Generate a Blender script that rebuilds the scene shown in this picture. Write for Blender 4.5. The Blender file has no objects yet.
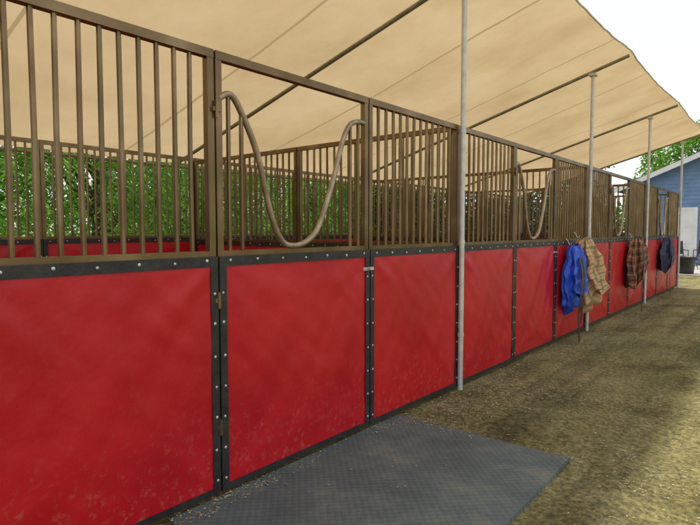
import bpy, math, random
import numpy as np
from mathutils import Vector, Matrix, noise
random.seed(7); rng=np.random.default_rng(11)
S=bpy.context.scene
COL=S.collection
# ------------------------------------------------------------ helpers
def link(o,parent=None):
    COL.objects.link(o)
    if parent: o.parent=parent
    return o
def empty(name):
    e=bpy.data.objects.new(name,None); e.empty_display_size=.3; return link(e)
class MB:
    def __init__(s): s.v=[];s.f=[];s.uv=[];s.M=Matrix.Identity(4)
    def add(s,vs,fs,uvs=None):
        b=len(s.v); s.v+= [tuple(s.M@Vector(p)) for p in vs]
        flip=s.M.determinant()<0
        for f in fs:
            g=[b+i for i in f]
            s.f.append(g[::-1] if flip else g)
        s.uv += list(uvs) if uvs else [(p[0],p[1]) for p in vs]
    def box(s,a,b):
        x0,y0,z0=a;x1,y1,z1=b
        s.add([(x0,y0,z0),(x1,y0,z0),(x1,y1,z0),(x0,y1,z0),(x0,y0,z1),(x1,y0,z1),(x1,y1,z1),(x0,y1,z1)],
              [(0,3,2,1),(4,5,6,7),(0,1,5,4),(1,2,6,5),(2,3,7,6),(3,0,4,7)])
    def tube(s,pts,r,n=8,cap=True):
        pts=[Vector(p) for p in pts]; rs=r if isinstance(r,(list,tuple)) else [r]*len(pts)
        vs=[];fs=[]
        up=None
        for i,p in enumerate(pts):
            t=(pts[min(i+1,len(pts)-1)]-pts[max(i-1,0)]).normalized()
            if up is None:
                up=t.orthogonal().normalized()
            a=(up-t*up.dot(t)).normalized(); up=a; b=t.cross(a)
            for k in range(n):
                an=2*math.pi*k/n
                vs.append(p+(a*math.cos(an)+b*math.sin(an))*rs[i])
        for i in range(len(pts)-1):
            for k in range(n):
                k2=(k+1)%n
                fs.append((i*n+k,i*n+k2,(i+1)*n+k2,(i+1)*n+k))
        if cap:
            fs.append(tuple(range(n))[::-1]); fs.append(tuple((len(pts)-1)*n+k for k in range(n)))
        s.add(vs,fs)
    def grid(s,fn,nu,nv,uvfn=None):
        vs=[];uv=[];fs=[]
        for j in range(nv+1):
            for i in range(nu+1):
                vs.append(fn(i/nu,j/nv)); uv.append((i/nu,j/nv) if not uvfn else uvfn(i/nu,j/nv))
        for j in range(nv):
            for i in range(nu):
                a=j*(nu+1)+i; fs.append((a,a+1,a+nu+2,a+nu+1))
        s.add(vs,fs,uv)
    def obj(s,name,mat,parent=None,smooth=None,bevel=0):
        me=bpy.data.meshes.new(name); me.from_pydata(s.v,[],s.f)
        uvl=me.uv_layers.new(name="UVMap")
        idx=np.zeros(len(me.loops),dtype=np.int32); me.loops.foreach_get("vertex_index",idx)
        uvl.data.foreach_set("uv",np.array(s.uv,dtype=np.float32)[idx].ravel())
        if smooth is not None:
            me.polygons.foreach_set("use_smooth",[True]*len(me.polygons))
            if smooth<180: 
                try: me.set_sharp_from_angle(angle=math.radians(smooth))
                except Exception: pass
        me.materials.append(mat); me.update()
        o=bpy.data.objects.new(name,me); link(o,parent)
        if bevel:
            m=o.modifiers.new("b",'BEVEL'); m.width=bevel; m.segments=2; m.limit_method='ANGLE'
        return o
def catmull(P,n=8):
    P=[Vector(p) for p in P]; out=[]
    for i in range(len(P)-1):
        p0=P[max(i-1,0)];p1=P[i];p2=P[i+1];p3=P[min(i+2,len(P)-1)]
        for k in range(n):
            t=k/n
            out.append(.5*((2*p1)+(p2-p0)*t+(2*p0-5*p1+4*p2-p3)*t*t+(3*p1-p0-3*p2+p3)*t**3))
    out.append(P[-1]); return out
# ------------------------------------------------------------ materials
def mat(name):
    m=bpy.data.materials.new(name); m.use_nodes=True
    nt=m.node_tree; b=nt.nodes["Principled BSDF"]; return m,nt,b
def N(nt,t,**k):
    n=nt.nodes.new(t)
    for a,v in k.items():
        if a in n.inputs: n.inputs[a].default_value=v
        else: setattr(n,a,v)
    return n
def ramp(nt,src,stops):
    r=nt.nodes.new('ShaderNodeValToRGB'); e=r.color_ramp.elements
    while len(e)<len(stops): e.new(.5)
    for i,(p,c) in enumerate(stops):
        e[i].position=p; e[i].color=(*c,1) if len(c)==3 else c
    nt.links.new(src,r.inputs[0]); return r
def coords(nt,kind='Object',scale=(1,1,1)):
    tc=nt.nodes.new('ShaderNodeTexCoord'); mp=nt.nodes.new('ShaderNodeMapping'); mp.inputs['Scale'].default_value=scale
    nt.links.new(tc.outputs[kind],mp.inputs[0]); return mp.outputs[0]
def noisy(name,stops,scale=5,rough=.6,metal=0,bump=.1,bscale=40,sc=(1,1,1),spec=.5,bdist=.01,detail=6):
    m,nt,b=mat(name); co=coords(nt,'Object',sc)
    n=N(nt,'ShaderNodeTexNoise',Scale=scale,Detail=detail); nt.links.new(co,n.inputs['Vector'])
    r=ramp(nt,n.outputs[0],stops); nt.links.new(r.outputs[0],b.inputs['Base Color'])
    b.inputs['Roughness'].default_value=rough; b.inputs['Metallic'].default_value=metal
    b.inputs['Specular IOR Level'].default_value=spec
    if bump:
        n2=N(nt,'ShaderNodeTexNoise',Scale=bscale,Detail=4); nt.links.new(co,n2.inputs['Vector'])
        bp=N(nt,'ShaderNodeBump',Strength=bump,Distance=bdist); nt.links.new(n2.outputs[0],bp.inputs['Height'])
        nt.links.new(bp.outputs[0],b.inputs['Normal'])
    return m
M_frame=noisy("bronze_steel",[(.3,(.15,.098,.045)),(.55,(.22,.150,.075)),(.75,(.31,.22,.12))],4,.27,.7,.03,60,detail=4)
M_yoke=noisy("worn_steel",[(.3,(.24,.18,.12)),(.6,(.40,.32,.23)),(.8,(.52,.44,.34))],12,.3,.6,.04,60)
M_black=noisy("black_strap",[(.3,(.012,.012,.013)),(.7,(.035,.034,.034))],14,.45,0,.2,80)
M_bolt=noisy("zinc_bolt",[(.3,(.5,.5,.48)),(.7,(.75,.75,.72))],30,.35,.6,0)
M_pole=noisy("galvanized_pole",[(.3,(.52,.52,.49)),(.7,(.70,.70,.67))],14,.4,.25,.06,60)
M_rib=noisy("galvanized_rib",[(.3,(.20,.21,.16)),(.7,(.32,.33,.26))],10,.5,.3,.1,60)
def red_vinyl():
    m,nt,b=mat("red_vinyl"); co=coords(nt)
    n=N(nt,'ShaderNodeTexNoise',Scale=1.6,Detail=7,Roughness=.6); nt.links.new(co,n.inputs['Vector'])
    r=ramp(nt,n.outputs[0],[(.3,(.43,.005,.012)),(.5,(.52,.008,.016)),(.72,(.59,.014,.022))])
    n3=N(nt,'ShaderNodeTexNoise',Scale=26,Detail=6,Roughness=.75); nt.links.new(co,n3.inputs['Vector'])
    r3=ramp(nt,n3.outputs[0],[(.54,(0,0,0)),(.72,(1,1,1))])
    sp=nt.nodes.new('ShaderNodeSeparateXYZ'); nt.links.new(co,sp.inputs[0])
    mr=N(nt,'ShaderNodeMapRange'); mr.inputs[1].default_value=0;mr.inputs[2].default_value=.5;mr.inputs[3].default_value=.7;mr.inputs[4].default_value=.07
    nt.links.new(sp.outputs[2],mr.inputs[0])
    mu=N(nt,'ShaderNodeMath',operation='MULTIPLY'); nt.links.new(mr.outputs[0],mu.inputs[0]); nt.links.new(r3.outputs[0],mu.inputs[1])
    mx=N(nt,'ShaderNodeMix',data_type='RGBA'); nt.links.new(mu.outputs[0],mx.inputs[0]); nt.links.new(r.outputs[0],mx.inputs[6]); mx.inputs[7].default_value=(.45,.20,.12,1)
    nt.links.new(mx.outputs[2],b.inputs['Base Color'])
    rr=N(nt,'ShaderNodeMapRange'); rr.inputs[3].default_value=.24; rr.inputs[4].default_value=.46; nt.links.new(n3.outputs[0],rr.inputs[0]); nt.links.new(rr.outputs[0],b.inputs['Roughness'])
    b.inputs['Specular IOR Level'].default_value=.38
    w=N(nt,'ShaderNodeTexNoise',Scale=260,Detail=2); nt.links.new(co,w.inputs['Vector'])
    w2=N(nt,'ShaderNodeTexNoise',Scale=5,Detail=3); nt.links.new(co,w2.inputs['Vector'])
    b1=N(nt,'ShaderNodeBump',Strength=.25,Distance=.002); nt.links.new(w.outputs[0],b1.inputs['Height'])
    b2=N(nt,'ShaderNodeBump',Strength=.4,Distance=.02); nt.links.new(w2.outputs[0],b2.inputs['Height']); nt.links.new(b1.outputs[0],b2.inputs['Normal'])
    nt.links.new(b2.outputs[0],b.inputs['Normal']); return m
M_red=red_vinyl()
def fabric():
    m,nt,b=mat("canopy_fabric"); out=nt.nodes['Material Output']; co=coords(nt)
    n=N(nt,'ShaderNodeTexNoise',Scale=.9,Detail=7,Roughness=.6); nt.links.new(co,n.inputs['Vector'])
    r=ramp(nt,n.outputs[0],[(.3,(.47,.345,.185)),(.55,(.56,.425,.245)),(.75,(.61,.48,.30))])
    sp=nt.nodes.new('ShaderNodeSeparateXYZ'); nt.links.new(co,sp.inputs[0])
    a=N(nt,'ShaderNodeMath',operation='ADD'); a.inputs[1].default_value=20.1; nt.links.new(sp.outputs[1],a.inputs[0])
    d=N(nt,'ShaderNodeMath',operation='DIVIDE'); d.inputs[1].default_value=1.8; nt.links.new(a.outputs[0],d.inputs[0])
    f=N(nt,'ShaderNodeMath',operation='FRACT'); nt.links.new(d.outputs[0],f.inputs[0])
    l=N(nt,'ShaderNodeMath',operation='LESS_THAN'); l.inputs[1].default_value=.018; nt.links.new(f.outputs[0],l.inputs[0])
    mx=N(nt,'ShaderNodeMix',data_type='RGBA'); nt.links.new(l.outputs[0],mx.inputs[0]); nt.links.new(r.outputs[0],mx.inputs[6]); mx.inputs[7].default_value=(.38,.28,.15,1)
    bp=N(nt,'ShaderNodeBump',Strength=.6,Distance=.07); n2=N(nt,'ShaderNodeTexNoise',Scale=3.5,Detail=5); nt.links.new(co,n2.inputs['Vector']); nt.links.new(n2.outputs[0],bp.inputs['Height'])
    df=nt.nodes.new('ShaderNodeBsdfDiffuse'); tr=nt.nodes.new('ShaderNodeBsdfTranslucent'); ms=nt.nodes.new('ShaderNodeMixShader'); ms.inputs[0].default_value=.44
    for q in (df,tr): nt.links.new(mx.outputs[2],q.inputs[0]); nt.links.new(bp.outputs[0],q.inputs['Normal'])
    nt.links.new(df.outputs[0],ms.inputs[1]); nt.links.new(tr.outputs[0],ms.inputs[2]); nt.links.new(ms.outputs[0],out.inputs[0]); return m
M_fab=fabric()
def ground_mat():
    m,nt,b=mat("dirt"); co=coords(nt)
    n=N(nt,'ShaderNodeTexNoise',Scale=1.1,Detail=10,Roughness=.7); nt.links.new(co,n.inputs['Vector'])
    r=ramp(nt,n.outputs[0],[(.34,(.115,.100,.045)),(.46,(.205,.182,.082)),(.58,(.28,.25,.120)),(.7,(.37,.33,.19))])
    n2=N(nt,'ShaderNodeTexNoise',Scale=30,Detail=9,Roughness=.85); nt.links.new(co,n2.inputs['Vector'])
    r2=ramp(nt,n2.outputs[0],[(.36,(.22,.22,.22)),(.5,(.9,.9,.88)),(.64,(1.9,1.85,1.65))])
    mx=N(nt,'ShaderNodeMix',data_type='RGBA',blend_type='MULTIPLY'); mx.inputs[0].default_value=1; nt.links.new(r.outputs[0],mx.inputs[6]); nt.links.new(r2.outputs[0],mx.inputs[7])
    co2=coords(nt,'Object',(2.2,.12,1)); n5=N(nt,'ShaderNodeTexNoise',Scale=1.3,Detail=5,Roughness=.6); nt.links.new(co2,n5.inputs['Vector'])
    r5=ramp(nt,n5.outputs[0],[(.36,(.62,.64,.66)),(.5,(1,1,1)),(.66,(1.22,1.18,1.08))])
    mx2=N(nt,'ShaderNodeMix',data_type='RGBA',blend_type='MULTIPLY'); mx2.inputs[0].default_value=1; nt.links.new(mx.outputs[2],mx2.inputs[6]); nt.links.new(r5.outputs[0],mx2.inputs[7])
    nt.links.new(mx2.outputs[2],b.inputs['Base Color']); b.inputs['Roughness'].default_value=.95; b.inputs['Specular IOR Level'].default_value=.15
    n3=N(nt,'ShaderNodeTexNoise',Scale=70,Detail=6,Roughness=.8); nt.links.new(co,n3.inputs['Vector'])
    n4=N(nt,'ShaderNodeTexNoise',Scale=9,Detail=5); nt.links.new(co,n4.inputs['Vector'])
    b1=N(nt,'ShaderNodeBump',Strength=.9,Distance=.014); nt.links.new(n3.outputs[0],b1.inputs['Height'])
    b2=N(nt,'ShaderNodeBump',Strength=.9,Distance=.06); nt.links.new(n4.outputs[0],b2.inputs['Height']); nt.links.new(b1.outputs[0],b2.inputs['Normal'])
    nt.links.new(b2.outputs[0],b.inputs['Normal']); return m
M_ground=ground_mat()
def rubber():
    m,nt,b=mat("rubber_mat"); co=coords(nt)
    n=N(nt,'ShaderNodeTexNoise',Scale=2.2,Detail=10,Roughness=.72); nt.links.new(co,n.inputs['Vector'])
    r=ramp(nt,n.outputs[0],[(.33,(.085,.125,.130)),(.5,(.13,.18,.182)),(.62,(.21,.245,.215)),(.75,(.32,.31,.22))])
    mp=coords(nt,'Object',(30,30,30)); 
    rot=N(nt,'ShaderNodeVectorRotate'); rot.inputs['Angle'].default_value=.785; nt.links.new(mp,rot.inputs[0])
    v=N(nt,'ShaderNodeTexVoronoi',Scale=1,Randomness=0.0); nt.links.new(rot.outputs[0],v.inputs['Vector'])
    rv=ramp(nt,v.outputs[0],[(.25,(1.2,1.2,1.2)),(.42,(.68,.68,.68))])
    mx=N(nt,'ShaderNodeMix',data_type='RGBA',blend_type='MULTIPLY'); mx.inputs[0].default_value=1; nt.links.new(r.outputs[0],mx.inputs[6]); nt.links.new(rv.outputs[0],mx.inputs[7])
    nt.links.new(mx.outputs[2],b.inputs['Base Color']); b.inputs['Roughness'].default_value=.6
    bp=N(nt,'ShaderNodeBump',Strength=1,Distance=.008,invert=True); nt.links.new(v.outputs[0],bp.inputs['Height']); nt.links.new(bp.outputs[0],b.inputs['Normal']); return m
M_mat=rubber()
def leaf(name,cols,tr=.4):
    m,nt,b=mat(name); out=nt.nodes['Material Output']; co=coords(nt)
    n=N(nt,'ShaderNodeTexNoise',Scale=2.3,Detail=8,Roughness=.8); nt.links.new(co,n.inputs['Vector'])
    r=ramp(nt,n.outputs[0],[(.32,cols[0]),(.5,cols[1]),(.66,cols[2])]); nt.links.new(r.outputs[0],b.inputs['Base Color']); b.inputs['Roughness'].default_value=.5
    t=nt.nodes.new('ShaderNodeBsdfTranslucent'); nt.links.new(r.outputs[0],t.inputs[0])
    ms=nt.nodes.new('ShaderNodeMixShader'); ms.inputs[0].default_value=tr
    nt.links.new(b.outputs[0],ms.inputs[1]); nt.links.new(t.outputs[0],ms.inputs[2]); nt.links.new(ms.outputs[0],out.inputs[0]); return m
M_leaf=leaf("pepper_leaf",[(.05,.14,.015),(.16,.38,.035),(.32,.55,.07)],.5)
M_leaf2=leaf("hedge_leaf",[(.03,.085,.012),(.08,.19,.025),(.15,.30,.045)],.4)
M_leaf3=leaf("painted_shade_shrub_leaf",[(.008,.018,.005),(.022,.040,.010),(.05,.075,.018)],.15)  # shade put into the leaf colour, far darker than the hedge
M_bark=noisy("bark",[(.3,(.05,.035,.022)),(.7,(.16,.12,.08))],8,.9,0,.8,20,bdist=.04)
M_siding=noisy("blue_siding",[(.3,(.12,.21,.36)),(.7,(.17,.28,.46))],3,.6,0,.1,40)
M_white=noisy("white_trim",[(.3,(.66,.67,.68)),(.7,(.8,.8,.8))],3,.55,0,.05,40)
M_shingle=noisy("shingles",[(.3,(.07,.075,.085)),(.7,(.17,.175,.19))],14,.9,0,.6,30)
M_glass=noisy("dark_glass",[(.3,(.02,.025,.03)),(.7,(.04,.05,.06))],3,.08,0,0)
M_conc=noisy("concrete",[(.3,(.34,.33,.30)),(.7,(.48,.46,.42))],4,.9,0,.3,50)
M_shav=noisy("wood_shaving",[(.3,(.22,.17,.08)),(.5,(.42,.35,.20)),(.7,(.66,.59,.42))],60,.85,0,0)
M_blackpl=noisy("black_plastic",[(.3,(.012,.012,.013)),(.7,(.03,.03,.03))],8,.4,0,.05,40)
M_bluec=noisy("blue_nylon",[(.3,(.010,.05,.50)),(.7,(.03,.14,.82))],5,.4,0,.5,22,bdist=.02)
M_navy=noisy("navy_nylon",[(.3,(.01,.015,.04)),(.7,(.03,.04,.09))],5,.5,0,.5,22,bdist=.02)
def plaid(name,base,l1,l2,nu,nv):
    m,nt,b=mat(name); tc=nt.nodes.new('ShaderNodeTexCoord'); sp=nt.nodes.new('ShaderNodeSeparateXYZ'); nt.links.new(tc.outputs['UV'],sp.inputs[0])
    def band(o,k,off,w):
        a=N(nt,'ShaderNodeMath',operation='MULTIPLY_ADD'); a.inputs[1].default_value=k; a.inputs[2].default_value=off; nt.links.new(sp.outputs[o],a.inputs[0])
        f=N(nt,'ShaderNodeMath',operation='FRACT'); nt.links.new(a.outputs[0],f.inputs[0])
        l=N(nt,'ShaderNodeMath',operation='LESS_THAN'); l.inputs[1].default_value=w; nt.links.new(f.outputs[0],l.inputs[0]); 
        h=N(nt,'ShaderNodeMath',operation='MULTIPLY'); h.inputs[1].default_value=.65; nt.links.new(l.outputs[0],h.inputs[0]); return h.outputs[0]
    cur=None
    for (o,k,off,w,c) in [(0,nu,0,.24,l1),(1,nv,0,.24,l1),(0,nu,.5,.1,l2),(1,nv,.5,.1,l2)]:
        mx=N(nt,'ShaderNodeMix',data_type='RGBA'); nt.links.new(band(o,k,off,w),mx.inputs[0])
        if cur: nt.links.new(cur,mx.inputs[6])
        else: mx.inputs[6].default_value=(*base,1)
        mx.inputs[7].default_value=(*c,1); cur=mx.outputs[2]
    nt.links.new(cur,b.inputs['Base Color']); b.inputs['Roughness'].default_value=.85
    n2=N(nt,'ShaderNodeTexNoise',Scale=25,Detail=4); bp=N(nt,'ShaderNodeBump',Strength=.5,Distance=.02); nt.links.new(coords(nt),n2.inputs['Vector']); nt.links.new(n2.outputs[0],bp.inputs['Height']); nt.links.new(bp.outputs[0],b.inputs['Normal'])
    return m
M_tanpl=plaid("tan_plaid",(.60,.44,.23),(.20,.15,.08),(.50,.09,.05),9,7)
M_redpl=plaid("brown_plaid",(.20,.075,.04),(.025,.02,.02),(.38,.26,.15),8,6)
# ------------------------------------------------------------ layout
POST=[-3.15,.45,4.05,7.57,11.09,14.61]
# ------------------------------------------------------------ ground
def gh(x,y):
    h=.030*noise.noise(Vector((x*.5,y*.4,0)))+.016*noise.noise(Vector((x*1.7,y*1.5,3)))+.009*noise.noise(Vector((x*5,y*5,6)))
    near=max(0,1-max(abs(x)-0.0,0)/.35)
    h=h*(1-near)-.004*near
    if -.15<x<1.45 and 1.1<y<3.4: h=-.004
    return h
def nonuni(lo,a,b,hi,step):
    mid=list(np.arange(a,b+1e-6,step)); L=[];R=[]
    s=step;p=a
    while p>lo: s*=1.35;p-=s;L.append(max(p,lo))
    s=step;p=mid[-1]
    while p<hi: s*=1.35;p+=s;R.append(min(p,hi))
    return L[::-1]+mid+R
xs=nonuni(-400,-1,4.5,400,.06); ys=nonuni(-400,-.5,16,400,.07)
vs=[(x,y,gh(x,y) if abs(x)<30 and abs(y)<40 else 0) for y in ys for x in xs]; nx=len(xs)
fs=[(j*nx+i,j*nx+i+1,(j+1)*nx+i+1,(j+1)*nx+i) for j in range(len(ys)-1) for i in range(nx-1)]
g=MB(); g.v=vs; g.f=fs; g.uv=[(v[0],v[1]) for v in vs]; g.obj("ground",M_ground,None,180)
n=70000
px=np.where(rng.random(n)<.4,np.abs(rng.normal(0,.40,n))+.03,rng.random(n)*4.6+.0)
py=rng.random(n)**1.25*15+.3
verts=[];faces=[]
for x,y in zip(px,py):
    nz=noise.noise(Vector((x*1.4,y*1.0,9)))+.7*noise.noise(Vector((x*4,y*4,2)))
    if nz<.08 and random.random()<.85: continue
    inmat=(0<x<1.24 and 1.33<y<3.19)
    if inmat and random.random()<(.985 if x>.15 and y<3.05 else .5): continue
    z=(.0185 if inmat else gh(x,y)+.002)
    L=random.uniform(.002,.007); W=random.uniform(.0012,.0035); a=random.random()*6.28; t=random.uniform(-.5,.5)
    if random.random()<.12: L*=3; W*=.5
    c,s_=math.cos(a),math.sin(a); zz=random.uniform(0,.003)
    b0=len(verts)
    for u,w in ((-L,-W),(L,-W),(L,W),(-L,W)):
        verts.append((x+u*c-w*s_,y+u*s_+w*c,z+zz+abs(u)*0.15+w*t))
    faces.append((b0,b0+1,b0+2,b0+3))
g=MB(); g.v=verts; g.f=faces; g.uv=[(0,0)]*len(verts); g.obj("wood_shavings",M_shav)
g=MB()
def mp_(u,v,z):
    x=.03+1.2*u+.004*noise.noise(Vector((v*6,u*2,1)))*(u>.98); y=1.34+1.84*v+.005*noise.noise(Vector((u*5,3,v)))*(v>.98)
    curl=.016*max(0,(u-.86)/.14)**2*max(0,(v-.8)/.2)
    return (x,y,z+curl+.0015*noise.noise(Vector((u*5,v*6,0))))
g.grid(lambda u,v:mp_(u,v,.016),40,60)
for fnn in (lambda u,v:mp_(1,u,-.002+.018*v)if v else mp_(1,u,-.004), lambda u,v:mp_(1-u,1,-.002+.018*v), lambda u,v:mp_(0,1-u,-.002+.018*v), lambda u,v:mp_(u,0,-.002+.018*v)):
    g.grid(fnn,60,1)
g.obj("rubber_mat",M_mat,None,50)
# ------------------------------------------------------------ horse stalls
ZM=1.2; ZT=2.19
YOKE=[(-.0,.03,1.97),(0,.10,2.0),(0,.165,1.93),(0,.27,1.73),(0,.36,1.42),(0,.44,1.275),(0,.53,1.245),(0,.64,1.27),(0,.74,1.36),(0,.86,1.62),(0,.95,1.87),(0,1.02,1.985),(0,1.10,2.02),(0,1.17,2.02)]
def yoke_z(y):
    for a,b in zip(YOKE,YOKE[1:]):
        if a[1]<=y<=b[1]: return a[2]+(b[2]-a[2])*(y-a[1])/(b[1]-a[1])
    return 2.0
def module(MBs,M,L,kind,both=False,seed=0):
    fr,yk,rd,bk,bo=MBs
    for q in MBs: q.M=M
    e=.005;w=.036;h=.018
    fr.box((-h,e,.03),(h,e+w,ZT-.04)); fr.box((-h,L-e-w,.03),(h,L-e,ZT-.04))
    fr.box((-h-.002,e,ZT-.04),(h+.002,L-e,ZT))
    fr.box((-h+.001,e+w,ZM),(h-.001,L-e-w,ZM+.03)); fr.box((-h+.001,e+w,.03),(h-.001,L-e-w,.06))
    if kind=='bars':
        nb=round((L-.08)/.088)
        for i in range(1,nb):
            y=.04+(L-.08)*i/nb+random.uniform(-.003,.003)
            fr.tube([(0,y,ZM+.028),(random.uniform(-.002,.002),y+random.uniform(-.003,.003),1.7),(0,y,ZT-.038)],.0115,8,False)
    else:
        yk.tube([(p.x+.004,p.y*L/1.2,p.z) for p in catmull(YOKE,6)],.0165,10)
        for y in (.09,.17,1.03,1.11):
            yy=y*L/1.2; fr.tube([(0,yy,ZM+.028),(0,yy,yoke_z(y)-.012)],.0115,8,False)
        for z in (.35,.98,1.9):
            fr.box((-.02,-.02,z),(.03,.03,z+.02)); fr.tube([(.03,0,z-.03),(.03,0,z+.05)],.009,8)
        bo.box((.02,L-.07,ZM-.13),(.032,L+.04,ZM-.11)); bo.tube([(.038,L-.03,ZM-.12),(.06,L-.03,ZM-.12)],.008,8)
    for sgn in ((1,-1) if both else (1,)):
        M2=M@Matrix.Diagonal((sgn,1,1,1))
        for q in MBs: q.M=M2
        def pf(u,v):
            y=e+.004+u*(L-2*e-.008); z=.04+v*(ZM-.05)
            ed=min(1,7*min(u,1-u,v,1-v))
            a=.010*noise.noise(Vector((y*2+seed,z*1.2,seed)))
            a+=.010*abs(noise.noise(Vector(((y+z)*6+seed,(y-z)*1.4,2+seed))))
            a+=.006*noise.noise(Vector(((y-z*.6)*8,(y+z)*1.1,5+seed)))
            for cu,cv in ((0,0),(1,0),(0,1),(1,1)):
                d=math.hypot((u-cu),(v-cv)); an=math.atan2(abs(v-cv),abs(u-cu))
                a+=.011*math.exp(-d*4)*math.sin(an*9+seed)
            a+=.008*math.exp(-min(u,1-u)*12)*math.sin(z*19+seed+2*math.sin(z*5))
            a+=.004*math.exp(-min(v,1-v)*12)*math.sin(y*22+seed*2)
            return (h+.005+max(0,(.008+a))*ed,y,z)
        rd.grid(pf,44,44)
        x0=h+.006;x1=h+.013; sw=.042
        bk.box((x0,e,.03),(x1,e+sw,ZM+.004)); bk.box((x0,L-e-sw,.03),(x1,L-e,ZM+.004))
        bk.box((x0,e+sw,ZM-.045),(x1-.001,L-e-sw,ZM+.004)); bk.box((x0,e+sw,.03),(x1-.001,L-e-sw,.062))
        def bolt(y,z):
            x=x1; r=.0075*random.uniform(.85,1.1); y+=random.uniform(-.004,.004); z+=random.uniform(-.006,.006)
            bo.tube([(x-.001,y,z),(x+.003,y,z),(x+.005,y,z)],[r,r,r*.5],7)
        z=.1
        while z<ZM-.05:
            bolt(e+sw/2,z); bolt(L-e-sw/2,z); z+=.155
        m=int((L-.1)/.16)
        for i in range(m+1): bolt(e+sw+.02+(L-2*sw-.05)*i/m,ZM-.02); 
for i in range(5):
    y0=POST[i]; LL=POST[i+1]-y0
    E=empty("horse_stall")
    MBs=[MB() for _ in range(5)]
    acc=y0
    for k,(kind,fr_) in enumerate((('bars',.328),('gate',.336),('bars',.336))):
        ang=random.uniform(-.003,.003); Lk=LL*fr_
        module(MBs,Matrix.Translation((0,acc,0))@Matrix.Rotation(ang,4,'Z'),Lk,kind,False,seed=i*7+k*3.1); acc+=Lk
    for k in range(2):
        module(MBs,Matrix.Translation((-3.66,y0+LL/2*k,.04)),LL/2,'bars',True,seed=i*3+k)
    ends=[y0]+([POST[5]] if i==4 else [])
    for ye in ends:
        for k in range(2):
            M=Matrix.Translation((-.03-1.8*(k+1)+.0,ye,0.0))@Matrix.Rotation(-math.pi/2,4,'Z')
            module(MBs,M,1.79,'bars',True,seed=k+i*5.3)
    for mb,nm,mt,sm in zip(MBs,("frame_and_bars","gate_yoke","vinyl_panels","black_edging","bolts"),(M_frame,M_yoke,M_red,M_black,M_bolt),(35,60,180,None,40)):
        mb.M=Matrix.Identity(4); mb.obj(nm,mt,E,sm)
# ------------------------------------------------------------ canopy
E=empty("canopy_shelter")
YA,YB=-3.35,14.85; XF=.49; XB=-4.15
def rz(x): return 3.40+.29*x
def frac(y):
    for a,b in zip(POST,POST[1:]):
        if a<=y<=b: return (y-a)/(b-a)
    return 0
def cf(u,v):
    y=YA+v*(YB-YA); x=XB+u*(XF-XB)
    fr_=frac(y); sg=math.sin(math.pi*fr_)
    x+= -.028*sg*max(0,(u-.8)/.2)
    z=rz(x)+.02-.065*sg*(.15+.85*math.sin(math.pi*u))
    z+=.014*noise.noise(Vector((x*1.2,y*1.8,1)))+.014*noise.noise(Vector((x*1.2,y*5,4)))
    z+=.012*math.exp(-7*min(fr_,1-fr_))*math.sin(x*14+3*noise.noise(Vector((x,y,0))))
    return (x,y,z)
g=MB(); g.grid(cf,60,260); g.obj("canopy_fabric",M_fab,E,180)
g=MB()
g2=MB()
ribs=POST
for y in ribs:
    g.tube([(XF-.01,y,rz(XF)-.03),(XB+.02,y,rz(XB)-.03)],.021,10)
    g2.tube([(.055,y,-.05),(.055,y,rz(.055)-.045)],.0225,12)
    g2.box((.015,y-.05,rz(.055)-.085),(.098,y+.05,rz(.055)-.055))
    g2.tube([(-3.72,y,-.05),(-3.72,y,rz(-3.72)-.045)],.0225,12)
    for z in (.45,1.22,2.12):
        g2.tube([(.055,y,z),(.055,y,z+.03)],.027,12)
g.tube([(XB+.02,ribs[0],rz(XB)-.03),(XB+.02,ribs[-1],rz(XB)-.03)],.018,8)
g.obj("roof_ribs",M_rib,E,60); g2.obj("poles",M_pole,E,60)
g=MB()
pts=[]
for k in range(0,221):
    p=cf(1,k/220); pts.append((p[0]+.004,p[1],p[2]-.006))
g.tube(pts,.010,6); g.obj("hem_cord",M_white,E,180)
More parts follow.
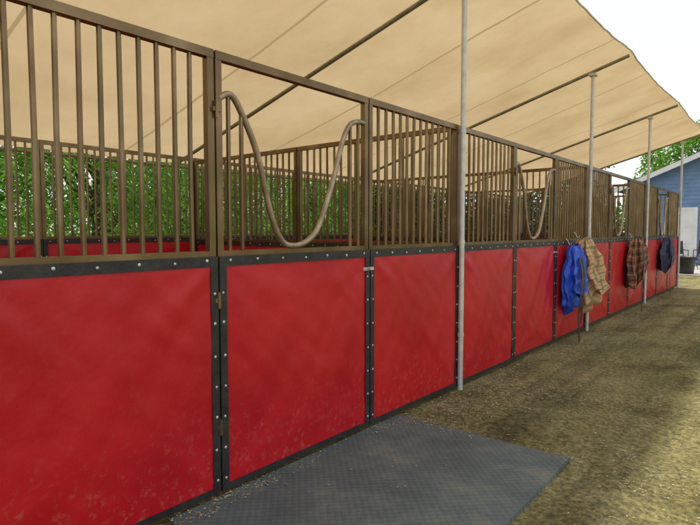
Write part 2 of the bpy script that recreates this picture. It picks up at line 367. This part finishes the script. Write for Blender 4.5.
# ------------------------------------------------------------ hanging blankets
def hang(name,y,ztop,zbot,W,D,matl,seed,straps=0,x0=.05,sk=0,strapm=None):
    E=empty(name); g=MB(); rnd=random.Random(seed); f1=rnd.uniform(0,6)
    def fn(u,v):
        th=2*math.pi*u; h=v
        w=W*(.30+.70*min(1,h*1.9)**.7)*(1-.12*max(0,h-.75)*4*.6)
        if v>=.999: w*=.82
        if v<.001: w=W*.12
        fold=1+.20*math.sin(5*th+f1+h*1.3)*min(1,h*3)+.09*math.sin(9*th+f1*2+h*2.5)+.05*math.sin(14*th+h*7)
        yy=math.cos(th)*w*.5*fold + sk*h + .02*noise.noise(Vector((seed,h*4,0)))
        xx=math.sin(th)*D*.5*fold*(.5+.5*min(1,h*2.5))
        z=ztop-(ztop-zbot)*h*(1+.16*math.cos(th*1+f1)*h+.07*math.sin(4*th+f1)*h)
        r=noise.noise(Vector((math.cos(th)*2+seed,math.sin(th)*2,h*5)))
        r2=noise.noise(Vector((math.cos(th)*5+seed,math.sin(th)*5,h*9)))
        return (max(x0+D*.45+xx+r*.03+r2*.012,.036),y+yy+r*.03,z+.03*r)
    g.grid(fn,72,44,lambda u,v:(u,v)); 
    g.grid(lambda u,v:[ (lambda p:(p[0]*(1-v)+(x0+D*.45)*v,p[1]*(1-v)+(y+sk)*v,p[2]+.06*v))(fn(u,1)) ][0],72,2)
    g.obj("cloth",matl,E,180)
    g=MB()
    g.tube(catmull([(.03,y,ztop+.07),(.05,y,ztop+.05),(.07,y,ztop+.01),(.09,y,ztop+.0),(.10,y,ztop+.03)],5),.005,6)
    g.obj("hook",M_bolt,E,60)
    g=MB()
    for k in range(straps):
        yy=y-W*.28+k*.09; xx=x0+D+.01
        P=catmull([(xx-.03,yy+.03,ztop-.15),(xx+.01,yy+.01,ztop-.35),(xx,yy-.02,zbot),(xx-.02,yy,zbot-.14-.06*(k%2)),(xx,yy-.01,.03+.22*k)],6)
        for a,b in zip(P,P[1:]):
            w=.028
            g.add([(a.x,a.y-w,a.z),(a.x,a.y+w,a.z),(b.x,b.y+w,b.z),(b.x,b.y-w,b.z),(a.x-.004,a.y-w,a.z),(a.x-.004,a.y+w,a.z),(b.x-.004,b.y+w,b.z),(b.x-.004,b.y-w,b.z)],[(0,1,2,3),(7,6,5,4),(0,3,7,4),(1,5,6,2)])
    if straps: g.obj("straps",strapm or M_black,E)
hang("blue_horse_blanket",6.72,1.16,.46,.46,.2,M_bluec,3,2)
hang("plaid_horse_blanket",7.02,1.24,.42,.60,.24,M_tanpl,8,0,.055,.42)
hang("plaid_horse_blanket",9.85,1.22,.52,.66,.24,M_redpl,12,1)
hang("dark_horse_blanket",12.6,1.2,.60,.70,.2,M_navy,17,1)
# ------------------------------------------------------------ trees
def leafmesh(name,C,D,L,W,matl,parent=None):
    n=len(C); C=np.asarray(C);D=np.asarray(D); D/=np.linalg.norm(D,axis=1)[:,None]+1e-9
    R=rng.normal(size=(n,3)); Sd=np.cross(D,R); Sd/=np.linalg.norm(Sd,axis=1)[:,None]+1e-9
    L=np.asarray(L)[:,None]*np.ones((n,1)); W=np.asarray(W)[:,None]*np.ones((n,1))
    V=np.stack([C,C+D*L*.5+Sd*W,C+D*L,C+D*L*.5-Sd*W],1).reshape(-1,3)
    me=bpy.data.meshes.new(name); me.vertices.add(4*n); me.vertices.foreach_set("co",V.ravel().astype(np.float32))
    me.loops.add(4*n); me.loops.foreach_set("vertex_index",np.arange(4*n,dtype=np.int32))
    me.polygons.add(n); me.polygons.foreach_set("loop_start",np.arange(0,4*n,4,dtype=np.int32)); me.polygons.foreach_set("loop_total",np.full(n,4,dtype=np.int32))
    me.update(calc_edges=True); me.validate(); me.materials.append(matl)
    return me
def pepper_meshes():
    g=MB(); tips=[]
    trunk=catmull([(0,0,-.1),(.06,.03,.7),(-.05,.08,1.5),(.05,0,2.3),(.0,.05,3.2)],5)
    g.tube(trunk,[.22-.13*i/(len(trunk)-1) for i in range(len(trunk))],10)
    for k in range(9):
        a=k*2.4+random.random(); b=trunk[random.randint(8,len(trunk)-1)]; r=random.uniform(1.3,2.4); h=random.uniform(.8,1.9)
        P=catmull([b,b+Vector((math.cos(a)*r*.35,math.sin(a)*r*.35,h*.6)),b+Vector((math.cos(a)*r*.75,math.sin(a)*r*.75,h)),b+Vector((math.cos(a)*r*1.1,math.sin(a)*r*1.1,h*.8))],5)
        g.tube(P,[.08-.065*i/(len(P)-1) for i in range(len(P))],7); tips+=P[4:]
    C=[];D=[]
    for k in range(330):
        t=random.choice(tips); p=t+Vector((random.gauss(0,.45),random.gauss(0,.5),random.gauss(0,.3)))
        ln=random.uniform(1.0,3.4); vx,vy=random.gauss(0,.16),random.gauss(0,.16); m=int(ln/.07)
        for q in range(m):
            s=q/m; c=p+Vector((vx*math.sqrt(s)*ln,vy*math.sqrt(s)*ln,.25*math.sin(s*2)-ln*s**1.3))
            if c.z<.5: break
            for sd in (0,1):
                a=random.random()*6.28
                C.append(c); D.append((math.cos(a)*.8,math.sin(a)*.8,-.9+random.random()*.6))
    n=len(C); me=leafmesh("leaves",np.array(C),np.array(D,dtype=float),rng.uniform(.10,.2,n),rng.uniform(.011,.023,n),M_leaf)
    return g,me
g,lm=pepper_meshes()
tm=None
for k,(x,y) in enumerate([(-8.0,-1.0),(-8.6,2.0),(-8.0,5.0),(-8.8,7.8),(-8.1,10.8),(-9.4,14.4),(-10.1,18.0)]):
    E=empty("pepper_tree"); E.location=(x,y,0); E.rotation_euler=(0,0,k*1.7); s=random.uniform(.95,1.08); E.scale=(s,s,s)
    if tm is None:
        o=g.obj("trunk_and_limbs",M_bark,E,180); tm=o.data
    else: link(bpy.data.objects.new("trunk_and_limbs",tm),E)
    link(bpy.data.objects.new("leaves",lm),E)
n=26000
C=np.stack([-13+rng.normal(0,.6,n),rng.random(n)*60-16,rng.random(n)**.8*3.0],1)
hh=2.3+np.sin(C[:,1]*.9)*.4+np.sin(C[:,1]*2.3)*.3
C=C[C[:,2]<hh]; n=len(C)
me=leafmesh("hedge",C,rng.normal(size=(n,3)),rng.uniform(.15,.28,n),rng.uniform(.05,.09,n),M_leaf2); link(bpy.data.objects.new("hedge",me))
# shrubs added to darken the view behind the farther stalls, shade in leaf colour
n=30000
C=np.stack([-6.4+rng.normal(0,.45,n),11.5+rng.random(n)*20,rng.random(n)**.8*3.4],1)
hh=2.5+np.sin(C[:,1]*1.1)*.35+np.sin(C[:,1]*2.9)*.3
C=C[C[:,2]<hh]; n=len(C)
me=leafmesh("dark_fill_shrubs",C,rng.normal(size=(n,3)),rng.uniform(.10,.2,n),rng.uniform(.03,.06,n),M_leaf3); link(bpy.data.objects.new("dark_fill_shrubs",me))
def crown_tree(loc,H,R,seed,dens=11000):
    rr=random.Random(seed); E=empty("shade_tree"); E.location=loc
    g=MB(); T=catmull([(0,0,-.1),(.1,0,H*.25),(-.1,.1,H*.5),(0,0,H*.75)],5); g.tube(T,[.3-.2*i/(len(T)-1) for i in range(len(T))],9)
    cl=[]
    for k in range(26):
        a=rr.random()*6.28; ph=rr.uniform(-.5,1.2); r=R*rr.uniform(.4,.95)
        c=Vector((math.cos(a)*math.cos(ph)*r,math.sin(a)*math.cos(ph)*r,H*.68+math.sin(ph)*R*.75)); cl.append((c,R*rr.uniform(.22,.42)))
        b=T[rr.randint(6,len(T)-1)]; g.tube([b,b.lerp(c,.5)+Vector((0,0,.2)),c],[.08,.05,.02],6)
    g.obj("trunk_and_limbs",M_bark,E,180)
    idx=rng.integers(0,len(cl),dens); cc=np.array([tuple(c[0]) for c in cl])[idx]; rad=np.array([c[1] for c in cl])[idx]
    d=rng.normal(size=(dens,3)); d/=np.linalg.norm(d,axis=1)[:,None]
    C=cc+d*(rad*rng.random(dens)**.45)[:,None]*np.array([1,1,.75])
    me=leafmesh("leaves",C,rng.normal(size=(dens,3)),rng.uniform(.12,.25,dens),rng.uniform(.04,.08,dens),M_leaf2 if seed%2 else M_leaf); link(bpy.data.objects.new("leaves",me),E)
crown_tree((-9,36,0),7,3.4,1); crown_tree((-3.0,38,0),7.4,3.2,2); crown_tree((4,42,0),7.5,3.6,4); crown_tree((-15,44,0),9,4,5)
crown_tree((14,38,0),8,4,7); crown_tree((16,18,0),8,4,9)
n=40000
C=np.stack([rng.random(n)*160-80,58+rng.normal(0,1.5,n),rng.random(n)*5],1); hh=3.2+np.sin(C[:,0]*.35)*.9+np.sin(C[:,0]*1.1)*.6; C=C[C[:,2]<hh]; n=len(C)
me=leafmesh("distant_trees",C,rng.normal(size=(n,3)),rng.uniform(.3,.6,n),rng.uniform(.12,.25,n),M_leaf2); link(bpy.data.objects.new("distant_trees",me))
# ------------------------------------------------------------ blue building
E=empty("blue_building"); by=24.; bx0,bx1=-3.2,4.8; zE=3.05; sl=.42; pk=(bx0+bx1)/2; depth=9
def rt(x): return zE+sl*(min(x,2*pk-x)-bx0)
g=MB(); z=.1
while z<rt(pk)-.05:
    z1=z+.15
    xa=bx0 if z1<zE else bx0+(z1-zE)/sl; xb=2*pk-xa
    if xb-xa<.05: break
    g.add([(xa,by-.022,z),(xb,by-.022,z),(xb,by-.004,z1),(xa,by-.004,z1),(xa,by,z),(xb,by,z)],[(0,1,2,3),(0,4,5,1)])
    if z1<zE+.1:
        for X,d in ((bx0,-1),(bx1,1)):
            g.add([(X+d*.022,by,z),(X+d*.022,by+depth,z),(X+d*.004,by+depth,z1),(X+d*.004,by,z1)],[(0,1,2,3)])
    z=z1
g.add([(bx0,by,0),(bx1,by,0),(bx1,by,zE),(pk,by,rt(pk)),(bx0,by,zE)],[(0,1,2,3,4)])
g.add([(bx0,by,0),(bx0,by+depth,0),(bx0,by+depth,zE),(bx0,by,zE)],[(0,3,2,1)])
g.add([(bx1,by,0),(bx1,by+depth,0),(bx1,by+depth,zE),(bx1,by,zE)],[(0,1,2,3)])
g.add([(bx0,by+depth,0),(bx1,by+depth,0),(bx1,by+depth,zE),(pk,by+depth,rt(pk)),(bx0,by+depth,zE)],[(4,3,2,1,0)])
g.obj("walls",M_siding,E)
g=MB()
for s in (1,-1):
    X0=pk-s*(pk-bx0+.4); Z0=zE-sl*.4
    a=[(X0,by-.45,Z0),(pk,by-.45,rt(pk)),(pk,by+depth+.4,rt(pk)),(X0,by+depth+.4,Z0)]
    b=[(p[0],p[1],p[2]+.12) for p in a]
    g.add(a+b,[(0,1,2,3),(7,6,5,4),(0,4,5,1),(3,2,6,7),(0,3,7,4)])
g.obj("roof",M_shingle,E)
g=MB()
for s in (1,-1):
    X0=pk-s*(pk-bx0+.4); Z0=zE-sl*.4
    g.add([(X0,by-.47,Z0-.10),(pk,by-.47,rt(pk)-.10),(pk,by-.47,rt(pk)+.09),(X0,by-.47,Z0+.09),(X0,by-.452,Z0-.10),(pk,by-.452,rt(pk)-.10),(pk,by-.452,rt(pk)+.09),(X0,by-.452,Z0+.09)],[(0,1,2,3),(7,6,5,4),(3,2,6,7),(0,4,5,1)])
for X in (bx0,bx1-.12): g.box((X,by-.035,0),(X+.12,by-.023,zE))
def framed(x0,x1,z0,z1,gl):
    w=.1
    g.box((x0-w,by-.04,z0-w*(z0>.2)),(x0,by-.023,z1+w)); g.box((x1,by-.04,z0-w*(z0>.2)),(x1+w,by-.023,z1+w)); g.box((x0,by-.04,z1),(x1,by-.023,z1+w))
    if z0>.2: g.box((x0,by-.04,z0-w),(x1,by-.023,z0))
    gl.box((x0,by-.030,z0),(x1,by-.024,z1))
gl=MB(); framed(-1.75,-.85,.05,2.1,g); framed(-.55,.35,1.0,2.05,gl); framed(1.4,3.9,.05,2.3,gl); framed(-2.75,-2.15,1.1,2.0,gl)
for k in range(2):
    for j in range(3): g.box((-1.65+.42*k,by-.040,.2+.63*j),(-1.33+.42*k,by-.031,.72+.63*j))
g.box((-.11,by-.036,1.0),(-.08,by-.0305,2.05)); g.box((-.55,by-.0365,1.5),(-.11,by-.0305,1.53))
g.obj("trim_and_door",M_white,E); gl.obj("windows",M_glass,E)
g=MB(); g.box((-6,18.5,-.05),(9,23.9,.045)); g.obj("concrete_pavement",M_conc,None,bevel=.01)
def bucket(loc,r,h):
    E=empty("muck_bucket"); E.location=loc; g=MB()
    g.tube([(0,0,0),(0,0,.02),(0,0,h-.03),(0,0,h-.029),(0,0,h)],[r*.78,r*.8,r*.98,r*1.06,r*1.06],20,False)
    g.tube([(0,0,h),(0,0,h-.01),(0,0,.05)],[r*1.0,r*.95,r*.76],20,False)
    g.add([(r*.79*math.cos(a*.314),r*.79*math.sin(a*.314),.03) for a in range(20)],[tuple(range(20))])
    for s in (1,-1): g.tube(catmull([(s*r*1.0,-.07,h-.05),(s*r*1.2,-.05,h-.08),(s*r*1.2,.05,h-.08),(s*r*1.0,.07,h-.05)],4),.009,6)
    g.obj("tub",M_blackpl,E,50)
bucket((-.42,18.95,.045),.30,.5); bucket((-1.05,19.2,.045),.30,.5)
def chair(loc,rot):
    E=empty("folding_chair"); E.location=loc; E.rotation_euler=(0,0,rot); g=MB()
    for s in (-.24,.24):
        g.tube([(s,-.24,0),(s,.2,.47)],.012,8); g.tube([(s,.24,0),(s,-.2,.45),],.012,8); g.tube([(s,.17,.42),(s,.30,.95)],.012,8)
        g.tube([(s,-.22,.64),(s,.24,.64)],.014,8); g.tube([(s,-.2,.45),(s,-.2,.64)],.012,8)
    g.grid(lambda u,v:(-.24+.48*u,-.2+.4*v,.455-.03*math.sin(math.pi*u)),8,6); g.grid(lambda u,v:(-.24+.48*u,.18+.11*v+.02*math.sin(math.pi*u),.5+.43*v),8,6)
    g.obj("frame_and_seat",M_blackpl,E)
chair((-.9,20.9,.045),.5); chair((-.2,21.2,.045),-.2)
# ------------------------------------------------------------ light
el,azx,azy=72,-1.0,.35
d=Vector((azx,azy,0)).normalized()*math.cos(math.radians(el)); d.z=math.sin(math.radians(el))
L=bpy.data.lights.new("sun",'SUN'); L.energy=4.2; L.angle=math.radians(3); L.color=(1,.95,.86)
o=link(bpy.data.objects.new("sun",L)); o.rotation_euler=d.to_track_quat('Z','Y').to_euler()
W=bpy.data.worlds.new("World"); S.world=W; W.use_nodes=True; nt=W.node_tree
sk=nt.nodes.new('ShaderNodeTexSky'); sk.sky_type='NISHITA'; sk.sun_disc=False; sk.sun_elevation=math.radians(el); sk.sun_rotation=math.atan2(d.x,d.y); sk.dust_density=2.5; sk.air_density=1.0; sk.ozone_density=.7
hz=nt.nodes.new('ShaderNodeMix'); hz.data_type='RGBA'; hz.inputs[0].default_value=.68
nt.links.new(sk.outputs[0],hz.inputs[6]); hz.inputs[7].default_value=(8.6,8.6,8.3,1)   # bright high haze
nt.links.new(hz.outputs[2],nt.nodes['Background'].inputs[0]); nt.nodes['Background'].inputs[1].default_value=.15
S.view_settings.view_transform='Standard'; S.view_settings.look='None'; S.view_settings.exposure=0
c=bpy.data.cameras.new("camera"); c.sensor_width=36; c.lens=28.0; c.clip_end=2000; c.clip_start=.05
o=link(bpy.data.objects.new("camera",c)); o.location=(2.2,0,1.33); o.rotation_euler=(math.radians(90-3.36),0,math.radians(39.5)); S.camera=o
